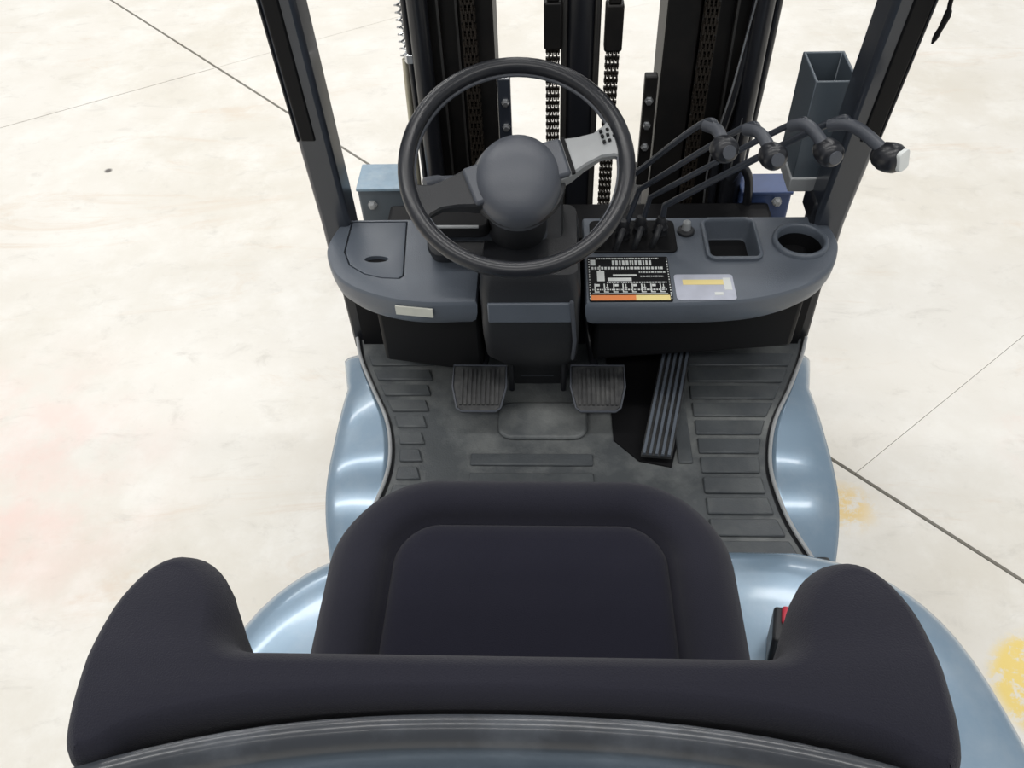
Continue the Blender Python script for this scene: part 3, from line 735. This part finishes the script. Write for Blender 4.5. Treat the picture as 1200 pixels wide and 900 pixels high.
# ---------------------------------------------------------------- overhead guard
def pillar(sgn, label):
    P = empty('pillar', (0, 0, 0), label=label); P.parent = FL
    b0, b1, b2 = (V((-0.505, 1.195, 0.58)), V((-0.501, 1.172, 0.97)), V((-0.484, 1.072, 1.48)))
    if sgn > 0: b0, b1, b2 = (V((0.520, 1.195, 0.58)), V((0.500, 1.165, 0.97)), V((0.473, 1.028, 1.48)))
    b3 = b2 + (b2-b1)*1.33
    def rings(offx0, offx1, offy0, offy1, pts):
        return [[(p.x+offx0, p.y+offy0, p.z), (p.x+offx1, p.y+offy0, p.z), (p.x+offx1, p.y+offy1, p.z), (p.x+offx0, p.y+offy1, p.z)] for p in pts]
    w = 0.026
    bm = NB(); loft(bm, rings(-0.026, 0.026, -0.02, 0.04, [b0, b1]) )
    ob('pillar_foot', bm, 'paint_black', P, bevel=0.006)
    bm = NB(); loft(bm, rings(-0.030, 0.030, -0.030, 0.045, [b1-V((0, 0, 0.07)), b1, b1.lerp(b2, 0.5), b2, b3]))
    ob('pillar_section', bm, 'pillar_grey', P, bevel=0.009, seg=3)
    # dark channel set into the outer half of the rear face, thin bright edge beside it
    c0 = b1.lerp(b2, 0.45)
    x0, x1 = (-0.021, 0.006) if sgn < 0 else (-0.004, 0.026)
    bm = NB(); loft(bm, rings(x0, x1, -0.0335, 0.0, [c0, b2, b3])); ob('pillar_channel', bm, 'deep_black', P, bevel=0.003, label='black gloss channel along the pillar')
    xe = -0.027 if sgn < 0 else 0.029
    bm = NB(); tube(bm, [c0+V((xe, -0.030, 0)), b2+V((xe, -0.030, 0)), b3+V((xe, -0.030, 0))], 0.0025, 6); ob('pillar_edge', bm, 'paint_black', P, smooth=True)
    return b3
tl = pillar(-1, 'black left front pillar of the overhead guard')
tr = pillar(1, 'black right front pillar of the overhead guard')
zt = tl.z
bm = NB()
beam(bm, tl+V((0, 0.0, 0.0)), tr, 0.06, 0.06)
ob('guard_crossbar', bm, 'pillar_grey', FL, bevel=0.01)
for p, rx in ((tl, -0.50), (tr, 0.50)):
    bm = NB(); beam(bm, p+V((0, 0.02, 0)), (rx, -0.62, zt+0.02), 0.06, 0.06, (1, 0, 0)); ob('guard_side_rail', bm, 'pillar_grey', FL, bevel=0.01)
    bm = NB(); tube(bm, curve([(rx, -0.60, zt+0.01), (rx, -0.68, 1.9), (rx, -0.72, 1.3), (rx, -0.70, 0.80)], 5), 0.028, 14); ob('rear_pillar', bm, 'pillar_grey', FL, smooth=True)
bm = NB(); beam(bm, (-0.50, -0.62, zt+0.02), (0.50, -0.62, zt+0.02), 0.06, 0.06); ob('guard_crossbar', bm, 'pillar_grey', FL, bevel=0.01)
for i in range(7):
    yy = -0.45+i*0.20
    bm = NB(); box(bm, -0.47, 0.47, yy, yy+0.012, zt+0.03, zt+0.075); ob('guard_slat', bm, 'pillar_grey', FL)

# square tube holder fixed to the right pillar
HB = empty('tube_holder', (0, 0, 0), label='open-topped grey square steel tube bolted beside the right pillar'); HB.parent = FL
x0, x1, y0, y1, zb, zt2, w = 0.421, 0.499, 1.190, 1.306, 1.045, 1.250, 0.0055
bm = NB()
o1 = [(x0, y0), (x1, y0), (x1, y1), (x0, y1)]; i1 = [(x0+w, y0+w), (x1-w, y0+w), (x1-w, y1-w), (x0+w, y1-w)]
loft(bm, [[(x, y, zb) for x, y in o1], [(x, y, zt2) for x, y in o1], [(x, y, zt2) for x, y in i1], [(x, y, zb+0.004) for x, y in i1]], True, True)
ob('square_tube', bm, 'tube', HB, bevel=0.0015, seg=1)
bm = NB(); box(bm, x0-0.004, x1+0.004, y0-0.004, y1, 1.015, 1.047); ob('tube_reflection', bm, 'silver', HB, bevel=0.003, label='pale block at the tube bottom, drawn for the reflection there')  # silver colour stands for the reflection low on the tube
bm = NB(); box(bm, x1-0.001, x1+0.026, 1.20, 1.25, 1.03, 1.235); ob('tube_bracket', bm, 'paint_black', HB, bevel=0.006)
bm = NB(); box(bm, 0.462, 0.480, 1.14, 1.22, 0.965, 1.020); ob('bracket_arm', bm, 'paint_black', HB, bevel=0.006)

# dangling strap, hung from the guard rail
bm = NB()
pts = curve([(0.470, 0.890, zt-0.01), (0.512, 0.93, 1.85), (0.520, 0.960, 1.65), (0.517, 0.985, 1.50), (0.521, 0.99, 1.46), (0.515, 0.995, 1.415)], 6)
for a, b in zip(pts, pts[1:]): pass
tube(bm, pts, [0.0035]*(len(pts)-8)+[0.005, 0.0055, 0.005, 0.0045, 0.004, 0.0045, 0.004, 0.0015], 8)
st = ob('strap', bm, 'deep_black', None, smooth=True, label='thin black strap end hanging beside the right front pillar', category='strap')

# ---------------------------------------------------------------- mast
MA = empty('mast', (0, 0, 0), label='black three-stage lifting mast in front of the dash'); MA.parent = FL
ZB, ZT = 0.10, 2.15
def channel(x0, x1, y0, y1, t, name='mast_channel', side=1, z0=ZB, z1=ZT, m_='mast_black'):
    """C-section upright: web at x0 (side=1) or x1, flanges at y0 and y1"""
    bm = NB()
    if side > 0: poly = [(x0, y0), (x1, y0), (x1, y0+t), (x0+t, y0+t), (x0+t, y1-t), (x1, y1-t), (x1, y1), (x0, y1)]
    else: poly = [(x1, y0), (x0, y0), (x0, y0+t), (x1-t, y0+t), (x1-t, y1-t), (x0, y1-t), (x0, y1), (x1, y1)]
    prism(bm, poly, z0, z1); return ob(name, bm, m_, MA, bevel=0.003, seg=1)
OF = 0.014
for s in (-1, 1):
    def mx(a, b):      # mirrored x range
        a, b = (a, b) if s > 0 else (-b, -a)
        return (a+OF, b+OF)
    # outer, middle, inner uprights, nested
    a, b = mx(0.300, 0.372); channel(a, b, 1.46, 1.62, 0.016, 'outer_upright', -s)
    a, b = mx(0.240, 0.318); channel(a, b, 1.47, 1.60, 0.014, 'middle_upright', -s, m_='mast_black')
    a, b = mx(0.176, 0.245); a -= 0.014; b -= 0.014; channel(a, b, 1.45, 1.58, 0.014, 'inner_upright', s, 0.16)
    # worn steel edges of the flanges facing the driver
    for xx in (0.300, 0.262, 0.236):
        a, b = mx(xx, xx+0.005); bm = NB(); box(bm, a, b, 1.448, 1.462, 0.2, ZT); ob('flange_edge', bm, 'mast_edge', MA)
    # side lift cylinder behind the upright
    cx = (0.345*s)+0.018
    bm = NB(); tube(bm, [(cx, 1.435, 0.2), (cx, 1.435, 1.55)], 0.021, 18); c_ = ob('side_cylinder', bm, 'paint_black', MA, smooth=True)
    bm = NB(); tube(bm, [(cx, 1.435, 1.55), (cx, 1.435, 2.12)], 0.013, 14); ob('cylinder_rod', bm, 'steel', c_, smooth=True)
# lift chains made of link plates
def chain(x, y, z0, z1, name='lift_chain', w=0.025, pitch=0.0175, anchor=None):
    bm = NB(); z = z0; i = 0
    while z < z1:
        for dx in ((-w/2, -w/6, w/6, w/2) if i % 2 else (-w/3, 0, w/3)):
            box(bm, x+dx-0.0017, x+dx+0.0017, y-0.009, y+0.009, z, z+pitch*1.25)
        box(bm, x-w/2-0.003, x+w/2+0.003, y-0.003, y+0.003, z+0.002, z+0.009)
        z += pitch; i += 1
    o = ob(name, bm, 'chain', MA, label='blackened leaf chain of small link plates'); 
    if anchor:
        bm = NB(); box(bm, x-0.019, x+0.019, y-0.016, y+0.016, anchor, anchor+0.10); box(bm, x-0.013, x+0.013, y-0.013, y+0.013, anchor+0.10, ZT)
        ob('chain_anchor', bm, 'mast_black', o, bevel=0.004)
chain(-0.054, 1.50, 0.30, 1.20, anchor=1.172)
chain(0.074, 1.50, 0.30, 1.20, anchor=1.165)
chain(-0.225, 1.435, 0.3, 2.1); chain(0.262, 1.435, 0.3, 2.1)
# centre lift cylinder with guide strips
bm = NB(); tube(bm, [(0.006, 1.53, 0.22), (0.006, 1.53, 2.05)], 0.041, 28); cy = ob('centre_cylinder', bm, 'paint_black', MA, smooth=True, label='thick black lift cylinder in the mast centre')
for xx in (-0.030, 0.040):
    bm = NB(); tube(bm, [(xx, 1.497, 0.25), (xx, 1.497, 2.05)], 0.007, 10); ob('cylinder_pipe', bm, 'mast_edge', cy, smooth=True)
# cross members
for z in (0.55, 0.30, 2.0):
    bm = NB(); box(bm, -0.354, 0.390, 1.60, 1.635, z, z+0.11); ob('crossmember', bm, 'mast_black', MA, bevel=0.004)
bm = NB(); box(bm, -0.36, 0.396, 1.43, 1.455, 0.40, 0.74); ob('lower_tie_plate', bm, 'deep_black', MA, bevel=0.005)
# zinc pipe and braided hose at the left edge
bm = NB(); tube(bm, [(-0.381, 1.47, 0.72), (-0.372, 1.47, 1.10), (-0.370, 1.47, 1.165)], 0.0075, 12); ob('zinc_pipe', bm, 'zinc', MA, smooth=True, label='pale zinc pipe along the left upright')
bm = NB()
for k in range(110):
    pass
pts = [V((-0.372+0.0065*math.cos(k*0.9), 1.47+0.0065*math.sin(k*0.9), 1.165+k*0.0022)) for k in range(260)]
tube(bm, pts, 0.0022, 5); ob('coil_spring', bm, 'steel', MA, smooth=True, label='bright wire spring around the left hose')
bm = NB(); tube(bm, [(-0.354, 1.45, 0.6), (-0.354, 1.45, 2.1)], 0.008, 10); ob('hose', bm, 'paint_black', MA, smooth=True)
bm = NB(); lathe(bm, [(0.012, 0), (0.012, 0.018), (0.006, 0.022)], 6, Matrix.Translation((-0.356, 1.452, 1.168))); ob('hose_fitting', bm, 'steel', MA)
# bolts on the inner uprights
bsrc = None
def bolt(x, y, z, par=MA, r=0.0075, m_='steel'):
    mm = Matrix.Rotation(math.radians(90), 4, 'X')
    bm = NB(); lathe(bm, [(r*1.3, 0), (r*1.3, 0.002), (r, 0.002), (r, 0.009), (r*0.7, 0.010)], 6, mm)
    o = ob('bolt', bm, m_, par); o.location = (x, y, z); return o
for s, xx in ((-1, -0.160), (1, 0.158)):
    bm = NB(); box(bm, xx-0.014, xx+0.014, 1.452, 1.475, 0.85, 1.125); g_ = ob('guide_plate', bm, 'pillar_grey' if s < 0 else 'mast_black', MA, bevel=0.003)
    for z in (0.955, 1.01, 1.07): bolt(xx-0.002*s, 1.452, z, g_)
# hoses at the right: dark with bright glints, and the outer bundle
for pts, r in (([(0.330, 1.44, 0.74), (0.318, 1.43, 0.95), (0.335, 1.43, 1.10), (0.350, 1.44, 1.28), (0.362, 1.44, 1.6), (0.362, 1.45, 2.1)], 0.009),
               ([(0.350, 1.44, 0.74), (0.345, 1.435, 0.95), (0.358, 1.435, 1.10), (0.372, 1.44, 1.28), (0.382, 1.44, 1.6), (0.382, 1.45, 2.1)], 0.009),
               ([(0.378, 1.47, 0.70), (0.392, 1.465, 1.0), (0.397, 1.465, 1.3), (0.399, 1.47, 2.1)], 0.010)):
    bm = NB(); tube(bm, curve(pts, 6), r, 12); ob('hose', bm, 'wheel_rim', MA, smooth=True)
for pts in ([(0.306, 1.418, 0.76), (0.300, 1.412, 0.95), (0.322, 1.414, 1.10), (0.343, 1.420, 1.30)], [(0.352, 1.418, 0.90), (0.356, 1.416, 1.02), (0.366, 1.424, 1.16), (0.374, 1.43, 1.30)]):
    bm = NB(); tube(bm, curve(pts, 8), 0.0022, 6); ob('hose_glint', bm, 'steel', MA, smooth=True, label='thin bright glint drawn along the hose')  # glints on the hoses modelled as thin bright tubes
bm = NB(); tube(bm, curve([(0.352, 1.40, 0.90), (0.368, 1.39, 0.94), (0.392, 1.39, 0.90), (0.402, 1.395, 0.78)], 8), 0.010, 12); ob('hose', bm, 'wheel_rim', MA, smooth=True)
# blue brackets either side
def bracket(x0, x1, y0, y1, z0, z1, tilt, m_top, m_, bolts, label):
    bm = NB(); box(bm, x0, x1, y0, y1, z0, z1)
    B = ob('mast_bracket', bm, m_, MA, bevel=0.006, label=label)
    bm = NB(); box(bm, x0-0.002, x1+0.002, y0-0.003, y1+0.003, z1-0.002, z1+0.006); ob('bracket_top', bm, m_top, B, bevel=0.002)
    for (x, z) in bolts:
        bm = NB(); lathe(bm, [(0.012, 0), (0.012, 0.003), (0.009, 0.003), (0.009, 0.011), (0.006, 0.013)], 6, Matrix.Translation((x, y0, z)) @ Matrix.Rotation(math.radians(90), 4, 'X'))
        ob('bracket_bolt', bm, 'silver', B)
bracket(-0.522, -0.385, 1.435, 1.535, 0.745, 0.855, 0, 'blue_light', 'tube', [(-0.490, 0.815)], 'blue bracket left of the mast, its bright top coloured paler')  # paler top and darker driver face: light and shade put into the colours
bracket(0.385, 0.500, 1.40, 1.47, 0.765, 0.860, 0, 'blue_deep', 'blue_deep', [(0.468, 0.840)], 'deep blue bracket right of the mast')
bm = NB(); box(bm, 0.375, 0.485, 1.38, 1.44, 0.62, 0.765); ob('bracket_arm', bm, 'mast_black', MA, bevel=0.006)
bm = NB(); box(bm, -0.50, -0.36, 1.42, 1.50, 0.60, 0.748); ob('bracket_arm', bm, 'mast_black', MA, bevel=0.006)
# carriage and forks beyond the mast
bm = NB(); box(bm, -0.45, 0.48, 1.66, 1.70, 0.16, 0.24); box(bm, -0.45, 0.48, 1.66, 1.70, 0.42, 0.50); box(bm, -0.30, -0.27, 1.64, 1.66, 0.16, 0.50); box(bm, 0.30, 0.33, 1.64, 1.66, 0.16, 0.50)
ob('carriage', bm, 'mast_black', MA)
for x in (-0.25, 0.28):
    bm = NB(); poly = [(1.70, 0.48), (1.74, 0.48), (1.745, 0.12), (2.72, 0.085), (2.72, 0.07), (1.70, 0.07)]
    loft(bm, [[(x-0.05, y, z) for y, z in poly], [(x+0.05, y, z) for y, z in poly]]); ob('fork', bm, 'mast_black', MA, bevel=0.002, seg=1)
